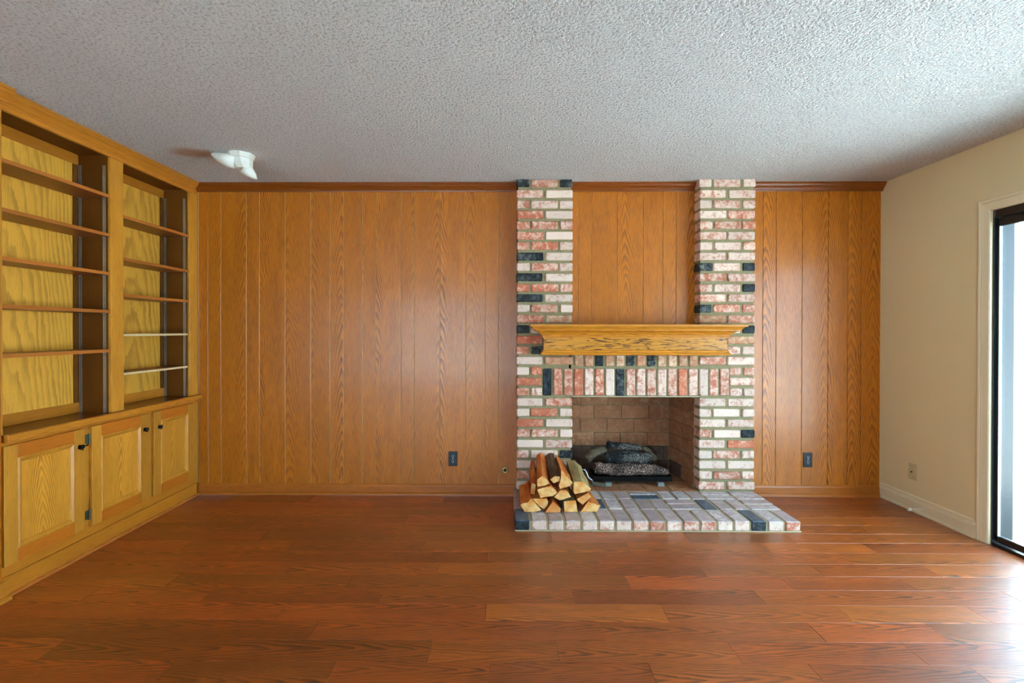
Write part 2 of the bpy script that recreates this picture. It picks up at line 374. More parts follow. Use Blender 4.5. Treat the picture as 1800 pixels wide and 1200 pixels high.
# ------------------------------------------------------------------ setting: floor
fl = box('floor', -3.1, 3.10, YN-0.1, 0.0, -0.06, -0.012, M['underfloor'], tag=STRUCT)
SE = {8: [-1.282, -0.649, -0.054, 0.563, 1.181, 1.793], 7: [-1.825, -0.295, 0.22, 0.931, 1.647],
      6: [-0.818, 0.424, 1.344, 1.862], 5: [-1.018, -0.079, 0.739, 1.558, 2.169],
      4: [-2.015, -1.442, -0.589, 0.338, 1.244, 2.474], 3: [-1.705, -0.787, 0.029, 0.641, 1.453, 2.078, 2.67],
      2: [-1.163, -0.353, 0.264, 1.074, 1.693, 2.306], 1: [-1.5, -0.088, 0.539, 1.945],
      0: [-1.9, -1.272, -0.475, 0.749, 1.569, 2.175], -1: [-1.5, -0.679, 0.3, 1.145, 1.784]}
PW = 0.1393
for k in range(-7, 14):
    y1 = min(-0.8757 - PW*k, -0.004); y0 = max(-0.8757 - PW*(k+1), -9)
    if y1 <= y0: continue
    xs = [-2.62 if False else -2.42, 2.945]
    if k in SE: cuts = SE[k]
    else:
        cuts = []; x = -2.42 + U(0.2, 1.0)
        while x < 2.7: cuts.append(x); x += U(0.45, 1.35)
    e = [-2.42] + cuts + [3.05 if y1 < -0.9 else 2.945]
    for a, b in zip(e, e[1:]):
        if y0 > -0.70 and a > 0.09 and b < 1.90: continue           # under the raised hearth
        bm = bmesh.new()
        h = U(-0.0006, 0.0006)
        cbox(bm, a+0.0003, b-0.0003, y0+0.0003, y1-0.0003, -0.012, h, 0.0011)
        obj('plank', bm, M['floor'], fl)
bm = bmesh.new()
for k in range(14, 46):
    y1 = -0.8757 - PW*k; y0 = max(y1 - PW, YN)
    if y1 < YN + 0.02: break
    x = -2.9; 
    while x < 3.05:
        b = min(x + U(0.5, 1.4), 3.05); cbox(bm, x+0.0004, b-0.0004, y0+0.0004, y1-0.0004, -0.012, 0.0); x = b
obj('plank_run', bm, M['floor'], fl, tag=dict(kind='stuff'))

# ceiling
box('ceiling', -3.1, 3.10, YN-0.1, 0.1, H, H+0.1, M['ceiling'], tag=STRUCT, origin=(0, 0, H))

# ------------------------------------------------------------------ far wall with oak boards
bm = bmesh.new()
cbox(bm, -3.1, 0.515, 0.0, 0.10, 0, H); cbox(bm, 1.497, 3.10, 0.0, 0.10, 0, H); cbox(bm, 0.515, 1.497, 0.0, 0.10, 1.0, H)
wf = obj('wall_far', bm, M['groove_glint'], tag=STRUCT, origin=(0, 0, 0))
PAT = [0, .103, .305, .408, .61, .812, .965, 1.068, 1.219]
def boards(edges, z0, z1):
    for a, b in zip(edges, edges[1:]):
        g_ = 0.0024 if b < -1.0 else 0.0017
        bm = bmesh.new(); cbox(bm, a+g_, b-g_, -0.007, 0.0, z0, z1, 0.0014)
        obj('panel_board', bm, M['panel'], wf, origin=((a+b)/2, 0, 0))
boards([-2.40] + [-2.3268+p for p in PAT] + [-1.1072+p for p in PAT[1:]][:-1] + [0.112], 0.03, 2.41)
boards([0.50] + [.2794+p for p in PAT if .54 < .2794+p < 1.45] + [1.4986], 1.30, 2.41)
boards([1.90] + [1.719+p for p in PAT if 1.93 < 1.719+p < 2.9] + [2.938], 0.03, 2.41)
CR = [(0.005, 2.376), (0.016, 2.376), (0.018, 2.384), (0.022, 2.386), (0.030, 2.400), (0.044, 2.412), (0.050, 2.424), (0.056, 2.426), (0.056, 2.4395), (0.005, 2.4395)]
BS = [(0.005, 0.001), (0.032, 0.001), (0.031, 0.012), (0.025, 0.020), (0.017, 0.023), (0.017, 0.068), (0.013, 0.078), (0.006, 0.087), (0.005, 0.087)]
for i, (a, b) in enumerate([(-2.41, 0.108), (0.52, 1.495), (1.912, 2.945)]):
    mold('trim_%d' % (i+1), CR, a, b, 'X', 0, -1, M['crown_shaded'], tag=STRUCT)
mold('baseboard_far', BS, -2.41, 0.098, 'X', 0, -1, M['trim_x'], tag=STRUCT)
mold('baseboard_far', BS, 1.913, 2.935, 'X', 0, -1, M['trim_x'], tag=STRUCT)

# ------------------------------------------------------------------ right wall, casing, slider
DY0, DY1, DZ = -0.886, -3.60, 2.017
bm = bmesh.new()
cbox(bm, XR, XR+0.16, DY0, 0.1, 0, H); cbox(bm, XR, XR+0.16, YN, DY1, 0, H); cbox(bm, XR, XR+0.16, DY1, DY0, DZ, H)
obj('wall_right', bm, M['white_wall'], tag=STRUCT, origin=(XR, 0, 0))
WB = [(0, 0.001), (0.022, 0.001), (0.021, 0.012), (0.015, 0.019), (0.014, 0.02), (0.014, 0.075), (0.011, 0.080), (0.011, 0.088), (0.007, 0.092), (0.008, 0.104), (0.004, 0.112), (0, 0.116)]
mold('baseboard_right', WB, -0.8133, -0.005, 'Y', XR, -1, M['white_trim'], tag=STRUCT)
mold('baseboard_right', WB, YN, DY1-0.075, 'Y', XR, -1, M['white_trim'], tag=STRUCT)
# casing: mitred U around the opening
bm = bmesh.new(); cp = [(0.0, 0.0), (0.0, 0.016), (0.006, 0.019), (0.014, 0.017), (0.020, 0.013), (0.026, 0.017), (0.034, 0.015), (0.066, 0.012), (0.072, 0.008), (0.072, 0.0)]
ringsC = []
for (yy, zz, sy, sz) in [(DY0+0.073, 0.001, -1, 0), (DY0+0.073, DZ+0.073, -1, -1), (DY1-0.073, DZ+0.073, 1, -1), (DY1-0.073, 0.001, 1, 0)]:
    ringsC.append([(XR - o_, yy + sy*w_, zz + sz*w_) for w_, o_ in cp])
loft(bm, ringsC)
obj('trim_4', bm, M['white_trim'], tag=STRUCT)
door = thing('door_1', (XR+0.08, (DY0+DY1)/2, 0), None, None); settag(door, kind='structure')
bm = bmesh.new()
cbox(bm, XR+0.004, XR+0.13, DY0-0.008, DY0+0.0, 0.0, DZ, 0.002)
obj('jamb', bm, M['black_metal'], door)
bm = bmesh.new()
cbox(bm, XR+0.004, XR+0.13, DY1, DY1+0.022, 0.0, DZ, 0.002)
obj('jamb', bm, M['black_metal'], door)
bm = bmesh.new()
cbox(bm, XR+0.004, XR+0.13, DY1+0.02, DY0-0.009, DZ-0.045, DZ, 0.002); cbox(bm, XR+0.03, XR+0.05, DY1+0.02, DY0-0.02, DZ-0.05, DZ-0.045)
obj('head', bm, M['black_metal'], door)
bm = bmesh.new()
cbox(bm, XR+0.004, XR+0.13, DY1+0.02, DY0-0.009, 0.0, 0.018, 0.002)
for k in range(3): cbox(bm, XR+0.045+0.03*k, XR+0.051+0.03*k, DY1+0.02, DY0-0.009, 0.018, 0.024)
obj('sill_track', bm, M['black_metal'], door)
for (ya, yb, xo) in [(DY0-0.012, -2.12, 0.020), (-2.06, DY1+0.03, 0.060)]:
    ps = bmesh.new()
    cbox(ps, XR+xo, XR+xo+0.022, ya-0.013, ya, 0.03, DZ-0.05, 0.002); cbox(ps, XR+xo, XR+xo+0.022, yb, yb+0.05, 0.03, DZ-0.05, 0.002)
    cbox(ps, XR+xo, XR+xo+0.022, yb, ya, 0.03, 0.06, 0.002); cbox(ps, XR+xo, XR+xo+0.022, yb, ya, DZ-0.1, DZ-0.05, 0.002)
    sash = obj('sash', ps, M['black_metal'], door)
    al = bmesh.new()
    cbox(al, XR+xo-0.002, XR+xo+0.012, ya-0.018, ya-0.013, 0.06, DZ-0.1); cbox(al, XR+xo+0.004, XR+xo+0.020, yb+0.05, ya-0.018, 0.06, 0.064)
    obj('glazing_bead', al, M['alu'], sash)
    box('glass_pane', XR+xo+0.013, XR+xo+0.017, yb+0.05, ya-0.0185, 0.06, DZ-0.1, M['glass'], sash)
hb = bmesh.new(); cbox(hb, XR+0.03, XR+0.052, -2.11, -2.085, 0.95, 1.15, 0.006)
obj('door_handle', hb, M['black_metal'], door)

# ------------------------------------------------------------------ left and near walls
LW = -2.385
wl_ = box('wall_left', -3.1, LW-0.008, YN, -1.575, 0, H, M['groove_glint'], tag=STRUCT, origin=(LW, 0, 0))
y = -1.572
for w_ in [.16, .202, .153, .103, .151, .103, .202, .103, .202, .202, .153, .103, .151]*4:
    if y - w_ < YN: break
    bm = bmesh.new(); cbox(bm, LW-0.008, LW, y-w_+0.0016, y-0.0016, 0.03, 2.41, 0.0014)
    obj('panel_board', bm, M['panel_y'], wl_, origin=(LW, y-w_/2, 0)); y -= w_
mold('trim_5', CR, YN, -1.55, 'Y', LW, 1, M['trim_y'], tag=STRUCT)
mold('baseboard_left', BS, YN, -1.555, 'Y', LW, 1, M['trim_y'], tag=STRUCT)
bm = bmesh.new()
cbox(bm, -3.1, -2.62, -1.60, 0.0, 0, H)
obj('wall_left_recess', bm, M['white_wall'], tag=STRUCT)
NW = (-2.36, 0.0, 0.06, 2.05)  # unseen window, lowered and sized to brighten the ceiling and place panel sheen
bm = bmesh.new()
cbox(bm, -3.1, NW[0], YN-0.12, YN, 0, H); cbox(bm, NW[1], 3.1, YN-0.12, YN, 0, H)
cbox(bm, NW[0], NW[1], YN-0.12, YN, 0, NW[2]); cbox(bm, NW[0], NW[1], YN-0.12, YN, NW[3], H)
obj('wall_near', bm, M['white_wall'], tag=STRUCT)
win = thing('window_1', ((NW[0]+NW[1])/2, YN-0.06, NW[2]), None, None); settag(win, kind='structure')
bm = bmesh.new()
cbox(bm, NW[0], NW[1], YN-0.09, YN-0.03, NW[2], NW[2]+0.05); cbox(bm, NW[0], NW[1], YN-0.09, YN-0.03, NW[3]-0.05, NW[3])
for xx in (NW[0], -1.2, NW[1]-0.05): cbox(bm, xx, xx+0.05, YN-0.09, YN-0.03, NW[2]+0.05, NW[3]-0.05)
obj('window_frame', bm, M['white_trim'], win)
for a, b in ((NW[0]+0.05, -1.2), (-1.15, NW[1]-0.05)):
    box('glass_pane', a, b, YN-0.062, YN-0.058, NW[2]+0.05, NW[3]-0.05, M['glass'], win)

# ------------------------------------------------------------------ outdoors beyond the slider
box('patio', 3.1, 16, -14, 14, -0.16, -0.06, M['patio'], tag=STRUCT)
box('lawn_slab', -12, 3.1, -22, YN-0.12, -0.16, -0.06, M['patio'], tag=STRUCT)
pc = thing('patio_cover', (4.2, 0.5, 0), 'pale patio pergola of posts and beam outside the sliding door', 'patio cover')
for y_ in (2.2, -1.9):
    box('post', 4.28, 4.40, y_, y_+0.12, -0.06, 2.25, M['stucco'], pc, 0.004)
box('beam', 4.26, 4.42, -4.6, 5.0, 2.25, 2.42, M['bluegrey'], pc, 0.004)
for k in range(0):
    box('rafter', 3.12, 4.8, -4.4+0.8*k, -4.33+0.8*k, 2.42, 2.52, M['stucco'], pc, 0.004)
fe = thing('garden_fence', (9, 3, -0.06), 'white vertical-board garden fence beyond the patio', 'fence')
for k in range(34):
    box('fence_board', 9.0, 9.02, -6+0.42*k, -6+0.42*k+0.40, -0.06, 1.9, M['stucco'], fe, 0.003)
box('fence_rail', 8.96, 9.0, -6, 8.2, 1.4, 1.5, M['stucco'], fe)

# ------------------------------------------------------------------ fireplace
fp = thing('fireplace', (1.0, -0.06, 0.0), 'whitewashed red and black brick fireplace with two brick pillars and raised hearth', 'fireplace')
YF = -0.12
bm = bmesh.new()
cbox(bm, 0.112, 0.516, YF+0.011, -0.001, 0.05, H-0.0005); cbox(bm, 1.497, 1.899, YF+0.011, -0.001, 0.05, H-0.0005)
cbox(bm, 0.50, 1.50, YF+0.011, -0.001, 0.79, 1.325)
obj('mortar_core', bm, M['mortar'], fp)
VAR = {}
def brick(name, x0, x1, y0, y1, z0, z1, mat, parent=None, jit=0.0012, bev=0.006, lab=None):
    bm = bmesh.new()
    a = U(-.0015, .0015)
    cbox(bm, x0, x1, y0 + U(-.003, .002), y1, z0 + a, z1 + a, bev, 1, jit)
    o = obj(name, bm, mat, parent or fp)
    if lab: o['label'] = lab
    return o
BLK = 'black brick'
def bm_pick():
    r = R()
    return M['brick_white'] if r < 0.22 else (M['brick_red'] if r < 0.32 else M['brick'])
Ac = [(0, .470), (.516, 1.0)]; Bc = [(0, .225), (.262, .737), (.776, 1.0)]
black = {('L', 22, 0), ('L', 20, 0), ('L', 18, 0), ('L', 15, 0), ('L', 13, 1), ('L', 3, 2), ('L', 29, 0), ('L', 29, 2),
         ('R', 21, 0), ('R', 21, 2), ('R', 19, 2), ('R', 17, 0), ('R', 5, 2), ('R', 15, 2)}
tan = {('R', 14, 0), ('R', 14, 1), ('L', 16, 1), ('L', 12, 1), ('R', 16, 0)}
redd = {('L', 16, 0), ('R', 17, 1), ('R', 17, 2), ('L', 26, 0), ('L', 23, 1), ('L', 19, 1), ('L', 7, 1), ('L', 14, 0), ('L', 8, 1)}
PZ = 0.0792
for side, X0, X1 in (('L', 0.101, 0.525), ('R', 1.487, 1.909)):
    W = X1 - X0
    for i in range(30):
        zc_ = 0.112 + PZ*i
        if 9 <= i <= 11:
            lay = ([(0, .225), (.262, .455)] if i != 10 else [(0, .445)]) if side == 'L' else ([(.555, .765), (.80, 1.0)] if i != 10 else [(.55, 1.0)])
            if i == 10 and side == 'L': lay = [(0, .450)]
        else: lay = Ac if i % 2 == 0 else Bc
        z0, z1 = zc_-0.0295, zc_+0.0295
        if i == 29: z0, z1 = 2.382, H-0.0005
        for j, (a, b) in enumerate(lay):
            j_ = U(-.004, .004)
            xa = X0 + W*a + (j_ if a > 0 else U(-.002, .003)); xb = X0 + W*b + (j_ if b < 1 else U(-.003, .002))
            key = (side, i, j)
            mt = M['brick_black'] if key in black else M['brick_tan'] if key in tan else M['brick_red'] if key in redd else bm_pick()
            brick('brick', xa, xb, YF, -0.008, z0, z1, mt, lab=BLK if key in black else None)
for k in range(18):      # tall soldier course over the opening
    x = 0.303 + 0.0791*k + U(-.001, .001)
    mt = M['brick_black'] if k in (0, 7) else (M['brick_red'] if k in (1, 3, 10, 13) else bm_pick())
    brick('soldier_brick', x, x+0.065, YF, -0.02, 0.797 + U(-.001, .002), 1.001, mt, lab='black soldier brick' if k in (0, 7) else None)
for k in range(12):      # short header course under the mantel
    x = 0.541 + 0.0793*k + U(-.001, .001)
    mt = M['brick_black'] if k in (2, 5, 7) else M['brick_tan']
    brick('header_brick', x, x+0.063, YF, -0.02, 1.020, 1.106, mt, lab='black header brick' if k in (2, 5, 7) else None)
box('steel_lintel', 0.522, 1.49, YF+0.002, -0.02, 0.786, 0.793, M['lintel'], fp)
# hearth
bm = bmesh.new()
cbox(bm, 0.082, 1.905, -0.708, 0.0, 0.0, 0.064); cbox(bm, 0.45, 1.52, -0.001, 0.42, 0.0, 0.064)
cbox(bm, 0.076, 1.910, -0.716, -0.70, 0.0, 0.008)
obj('hearth_mortar', bm, M['mortar_light'], fp)
HP = 0.1084
blueH = {(16-1-1-1, 0): 1}
def hbrick(x0, x1, y0, y1, top, front=None):
    bm = bmesh.new(); z1 = 0.070 + U(-.0015, .0015)
    cbox(bm, x0, x1, y0, y1, 0.008, z1, 0.005, 1, 0.0012)
    bmesh.ops.recalc_face_normals(bm, faces=bm.faces)
    for f in bm.faces: f.material_index = 1 if f.normal.z > 0.5 else 0
    obj('hearth_brick', bm, [front or bm_pick(), top], fp)
HT, HB = M['hearth'], M['hearth_blue']
for c in range(17):
    x0 = 0.0765 + HP*c; x1 = x0 + 0.0925
    hbrick(x0, x1, -0.718, -0.510, HB if c in (0, 14) else HT, M['brick_black'] if c in (0, 14) else (M['brick_white'] if R() < .5 else M['brick']))
c = 0
while c < 17:
    x0 = 0.0765 + HP*c; x1 = x0 + 0.0925
    if c < 16 and c in (10, 15):            # pair laid crosswise
        hbrick(x0, x1+HP, -0.495, -0.400, HT); hbrick(x0, x1+HP, -0.388, -0.300, HT); c += 2
    else:
        hbrick(x0, x1, -0.496, -0.300, HB if c in (5, 12) else HT); c += 1
c = 0
while c < 17:
    x0 = 0.0765 + HP*c; x1 = x0 + 0.0925
    if c < 16 and c in (3, 8, 13, 15):
        hbrick(x0, x1+HP, -0.286, -0.205, HB if c == 8 else HT); hbrick(x0, x1+HP, -0.193, -0.115, HT); c += 2
    else:
        hbrick(x0, x1, -0.286, -0.115, HT); c += 1
# firebox
fbx = [0.50, 1.4986]; FB = 0.40; XB0, XB1 = 0.57, 1.4268
bm = bmesh.new()
cbox(bm, XB0-0.1, XB1+0.1, FB+0.008, FB+0.06, 0.0, 0.95)
obj('firebox_back', bm, M['fire_mortar'], fp)
bm = bmesh.new()
loft(bm, [[(1.5066, -0.005, z), (1.4348, FB+0.05, z), (1.60, FB+0.05, z), (1.60, -0.005, z)] for z in (0.0, 0.95)])
obj('firebox_side', bm, M['fire_mortar'], fp)
bm = bmesh.new()
loft(bm, [[(0.504, -0.005, z), (XB0-0.008, FB+0.05, z), (0.40, FB+0.05, z), (0.40, -0.005, z)] for z in (0.0, 0.95)])
obj('firebox_side', bm, M['fire_mortar'], fp)
bm = bmesh.new(); cbox(bm, 0.40, 1.60, -0.0005, FB+0.06, 0.95, 1.0)
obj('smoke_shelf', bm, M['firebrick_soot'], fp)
def fbrick(fn, a, b, z0, z1, mat):
    """fn maps (s, depth) to world xy; a..b along the wall"""
    bm = bmesh.new(); vv = cbox(bm, a, b, 0, 0.012, z0, z1, 0.002, 1, 0.0008)
    for v in bm.verts:
        x_, y_ = fn(v.co.x, v.co.y); v.co.x, v.co.y = x_, y_
    obj('firebrick', bm, mat, fp)
rowz = [0.07, 0.183, 0.299, 0.416, 0.533, 0.650, 0.767, 0.88]
offs = [0.665, 0.575, 0.665+.0, 0.555, 0.672, 0.58, 0.70]
vx = {5: [0.668, 0.904, 1.135, 1.365], 4: [0.785, 1.02, 1.256], 3: [0.665, 0.895, 1.128, 1.36], 2: [0.785, 1.01, 1.245], 1: [0.68, 0.91, 1.15, 1.38], 0: [0.8, 1.03, 1.26], 6: [0.785, 1.02, 1.256]}
for r_ in range(7):
    e = [XB0] + vx[r_] + [XB1]
    for a, b in zip(e, e[1:]):
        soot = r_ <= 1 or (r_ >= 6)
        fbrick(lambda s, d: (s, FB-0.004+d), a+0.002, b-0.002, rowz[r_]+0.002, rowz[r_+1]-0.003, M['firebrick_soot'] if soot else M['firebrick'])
Lw = math.hypot(0.0718, 0.405)
def rightw(s, d):
    t = s/Lw; return (1.4986 - 0.0718*t + d*0.98, 0.0 + 0.40*t + d*0.17)
def leftw(s, d):
    t = s/Lw; return (0.512 + 0.058*t - d*0.98, 0.0 + 0.40*t + d*0.17)
for r_ in range(7):
    for fn in (rightw, leftw):
        e = [0.0, 0.205 if r_ % 2 or True else 0.1, Lw]
        for a, b in zip(e, e[1:]):
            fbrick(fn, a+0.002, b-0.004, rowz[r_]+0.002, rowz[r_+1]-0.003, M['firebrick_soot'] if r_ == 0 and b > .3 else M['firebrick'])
for k in range(5):
    for q in range(2):
        bm = bmesh.new(); xa = 0.52 + 0.193*k; cbox(bm, xa, xa+0.188, -0.108+0.24*q, 0.128+0.24*q, 0.03, 0.0685, 0.002)
        obj('firebrick', bm, M['fire_mortar'] if False else M['firebrick'], fp)

# ------------------------------------------------------------------ mantel
mt_ = thing('mantel_shelf', (0.97, YF, 1.11), 'golden oak mantel shelf with cove molding across the brick chimney', 'mantel')
def uprof(name, prof, xl, xr, yb, yf, mat):
    bm = bmesh.new()
    rings = []
    for (px, py, sx, sy) in [(xl, yb, -1, 0), (xl, yf, -1, -1), (xr, yf, 1, -1), (xr, yb, 1, 0)]:
        rings.append([(px + sx*o_, py + sy*o_, z) for o_, z in prof])
    loft(bm, rings)
    return obj(name, bm, mat, mt_)
bx0, bx1, byf = 0.298, 1.648, -0.235; ybk = YF - 0.004
box('frieze_board', bx0, bx1, byf, ybk, 1.125, 1.262, M['mantel'], mt_, 0.001)
uprof('cove_molding', [(0.0, 1.236), (0.006, 1.236), (0.007, 1.246), (0.012, 1.249), (0.013, 1.258), (0.024, 1.262), (0.030, 1.272), (0.046, 1.284), (0.066, 1.290), (0.068, 1.300), (0.078, 1.303), (0.09, 1.318), (0.0, 1.318)], bx0, bx1, ybk, byf, M['mantel_t'])
uprof('base_molding', [(0.0, 1.109), (0.010, 1.109), (0.018, 1.114), (0.020, 1.122), (0.015, 1.129), (0.010, 1.132), (0.009, 1.139), (0.004, 1.147), (0.0, 1.148)], bx0, bx1, ybk, byf, M['mantel_t'])
bm = bmesh.new(); cbox(bm, bx0-0.105, bx1+0.105, byf-0.105, ybk, 1.3185, 1.337, 0.003, 2)
cbox(bm, bx0+0.235, 1.482, ybk, -0.009, 1.3265, 1.337)
obj('top_board', bm, M['mantel_t'], mt_)

# ------------------------------------------------------------------ built-in bookcase
bc = thing('bookcase', (-2.5, -0.78, 0.80), 'built-in oak bookcase with two open bays of adjustable shelves', 'bookcase')
CT = 0.785
yA, yB, yC, yD, yE = -1.57, -1.548, -0.880, -0.777, -0.108     # near stile | left bay | middle stile | right bay
XBk = -2.612
box('stile', XL-0.018, XL, -1.5695, -1.545, CT, 2.348, M['case_z'], bc, 0.0015)
box('stile', XL-0.018, XL, yC, yD, CT, 2.348, M['case_z'], bc, 0.0015)
box('stile', XL-0.018, XL, yE, -0.008, CT, 2.348, M['case_z'], bc, 0.0015)
box('top_rail', XL-0.018, XL, -1.5695, -0.008, 2.349, 2.438, M['case_y'], bc, 0.0015)
CR2 = [(0.0, 2.372), (0.006, 2.372), (0.008, 2.380), (0.014, 2.386), (0.024, 2.404), (0.036, 2.414), (0.037, 2.424), (0.042, 2.426), (0.042, 2.4385), (0.0, 2.4385)]
o = mold('crown_molding', CR2, -1.5695, -0.058, 'Y', XL, 1, M['trim_y'], bc)
for a, b in ((-1.5695, -1.551), (yC+0.002, yC+0.02), (yD-0.02, yD-0.002), (yE, yE+0.018)):
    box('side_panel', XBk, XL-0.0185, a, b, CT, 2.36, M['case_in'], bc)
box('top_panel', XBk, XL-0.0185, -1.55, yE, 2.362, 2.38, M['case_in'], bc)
for a, b in ((-1.551, yC+0.002), (yD-0.002, yE)):
    box('back_panel', XBk-0.006, XBk, a, b, CT, 2.362, M['back'], bc)
    box('back_rail', XBk, XBk+0.008, a, b, CT, CT+0.062, M['case_y'], bc, 0.001)
    box('back_rail', XBk, XBk+0.008, a, b, 2.30, 2.361, M['trim_y'], bc, 0.001)
    box('back_batten', XBk, XBk+0.006, b-0.036, b-0.0005, CT+0.063, 2.299, M['case_in'], bc)  # battens take the dark case wood, corner shadow put into their colour
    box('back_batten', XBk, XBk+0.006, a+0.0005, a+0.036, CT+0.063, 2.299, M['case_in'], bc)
    for yy, s in ((b, -1), (a, 1)):
        for xx in (XBk+0.010, XL-0.048):
            bm = bmesh.new()
            ya_, yb_ = (yy-0.005, yy-0.0005) if s < 0 else (yy+0.0005, yy+0.005)
            cbox(bm, xx, xx+0.003, ya_, yb_, CT+0.002, 2.30); cbox(bm, xx+0.013, xx+0.016, ya_, yb_, CT+0.002, 2.30)
            z = CT+0.002
            while z < 2.29:
                cbox(bm, xx+0.003, xx+0.013, (ya_+yb_)/2-0.001, (ya_+yb_)/2+0.001, z, z+0.008); z += 0.0125
            obj('shelf_standard', bm, M['alu'], bc)
    # shelves
def shelf(a, b, ztop, raw, n):
    th = 0.019 if not raw else 0.014
    xf = XL-0.002 if not raw else XL-0.014
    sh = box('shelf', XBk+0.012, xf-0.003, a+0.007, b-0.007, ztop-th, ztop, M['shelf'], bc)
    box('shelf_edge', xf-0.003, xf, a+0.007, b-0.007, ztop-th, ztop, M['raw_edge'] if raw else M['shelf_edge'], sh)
    for xx in (XBk+0.014, XL-0.044):
        for yy in (a+0.006, b-0.016):
            bm = bmesh.new(); cbox(bm, xx, xx+0.009, yy, yy+0.010, ztop-th-0.007, ztop-th-0.0005, 0.001)
            obj('shelf_clip', bm, M['alu'], sh)
for z in (2.118, 1.880, 1.645, 1.414, 1.174): shelf(-1.551, yC+0.002, z, False, 5)
for z, rw in ((2.020, 0), (1.751, 0), (1.5206, 0), (1.266, 1), (1.018, 1)): shelf(yD-0.002, yE, z, rw, 5)

# ------------------------------------------------------------------ counter and base cabinet
ct = thing('countertop', (-2.5, -0.78, 0.745), 'brown wooden counter ledge running between bookcase and base cabinet', 'countertop')
box('top_board', -2.618, XL+0.006, -1.5695, -0.008, 0.752, CT-0.0005, M['counter'], ct, 0.001)
bm = bmesh.new(); cbox(bm, XL+0.0062, XL+0.034, -1.555, -0.008, 0.748, CT-0.0005, 0.003)
obj('front_edge', bm, M['case_y'], ct)
bc2 = thing('base_cabinet', (-2.5, -0.78, 0), 'low oak base cabinet with three raised-panel doors under the bookcase', 'cabinet')
FX = XL
box('carcass', -2.618, FX-0.02, -1.5695, -0.008, 0.03, 0.7515, M['case_in'], bc2)
ZD0, ZD1 = 0.152, 0.731
doors = [(-1.561, -1.102), (-1.0486, -0.590), (-0.531, -0.098)]
box('face_rail', FX-0.02, FX, -1.5695, -0.008, 0.716, 0.7515, M['case_y'], bc2)
box('face_rail', FX-0.02, FX, -1.5695, -0.008, 0.098, 0.168, M['case_y'], bc2)
for a, b in ((-1.5695, -1.55), (-1.115, -1.036), (-0.605, -0.518), (-0.11, -0.008)):
    box('face_stile', FX-0.02, FX, a, b, 0.1685, 0.7155, M['case_z'], bc2)
box('plinth', FX-0.02, FX+0.008, -1.5695, -0.008-0.03, 0.0, 0.097, M['case_y'], bc2, 0.002)
mold('quarter_round', [(0.0, 0.001), (0.015, 0.001), (0.0145, 0.007), (0.010, 0.012), (0.004, 0.015), (0.0, 0.015)], -1.555, -0.034, 'Y', FX+0.0082, 1, M['shelf_edge'], bc2)
for di, (a, b) in enumerate(doors):
    dr = bpy.data.objects.new('door', None); COL.objects.link(dr); place(dr, (FX, a, ZD0), bc2)
    SW = 0.068
    x0, x1 = FX+0.001, FX+0.020
    def quad(name, pts, mat):       # mitre-free frame piece with eased outer edge
        bm = bmesh.new(); cbox(bm, x0, x1, *pts, 0.003, 2); return obj(name, bm, mat, dr)
    quad('stile', (a, a+SW, ZD0, ZD1), M['case_z']); quad('stile', (b-SW, b, ZD0, ZD1), M['case_z'])
    quad('rail', (a+SW, b-SW, ZD0, ZD0+SW), M['door_rail']); quad('rail', (a+SW, b-SW, ZD1-SW, ZD1), M['door_rail'])
    bm = bmesh.new(); ya, yb, za, zb = a+SW, b-SW, ZD0+SW, ZD1-SW
    prof = [(0.0, x1-0.006), (-0.002, x1-0.001), (0.0, x1+0.003), (0.006, x1+0.005), (0.013, x1+0.001), (0.020, x1-0.003), (0.024, x1-0.008), (0.026, x1-0.012)]
    loft(bm, [[(xx, ya+w_, za+w_), (xx, yb-w_, za+w_), (xx, yb-w_, zb-w_), (xx, ya+w_, zb-w_)] for w_, xx in prof], True, False)
    obj('panel_molding', bm, M['case_z'], dr)
    box('door_panel', x0, x1-0.009, ya+0.02, yb-0.02, za+0.02, zb-0.02, M['door_panel'], dr)
    ky = b-0.033 if di < 2 else a+0.045
    kz = [0.632, 0.630, 0.622][di]
    bm = bmesh.new()
    tube(bm, [(x1, ky, kz), (x1+0.002, ky, kz), (x1+0.0025, ky, kz)], [0.013, 0.012, 0.004], 14)
    tube(bm, [(x1+0.002, ky, kz), (x1+0.012, ky, kz), (x1+0.016, ky, kz+0.002), (x1+0.022, ky, kz+0.002), (x1+0.026, ky, kz+0.002)], [0.005, 0.005, 0.012, 0.012, 0.005], 14)
    tube(bm, [(x1+0.012, ky-0.010, kz-0.008), (x1+0.020, ky, kz-0.016), (x1+0.012, ky+0.010, kz-0.008)], 0.003, 6)
    if di == 0:
        tube(bm, [(x1+0.020, ky, kz+0.002), (x1+0.028, ky+0.014, kz+0.008), (x1+0.024, ky+0.030, kz+0.010), (x1+0.020, ky+0.024, kz+0.0)], 0.0028, 6)
    obj('knob', bm, M['dark_iron'], dr, smooth=True)
    if di == 1:
        for hz in (0.662, 0.222):
            bm = bmesh.new()
            cbox(bm, x0, x0+0.004, a-0.028, a-0.001, hz-0.026, hz+0.026, 0.001)
            tube(bm, [(x0+0.008, a-0.006, hz-0.03), (x0+0.008, a-0.006, hz+0.03)], 0.005, 8)
            obj('hinge', bm, M['old_metal'], dr)

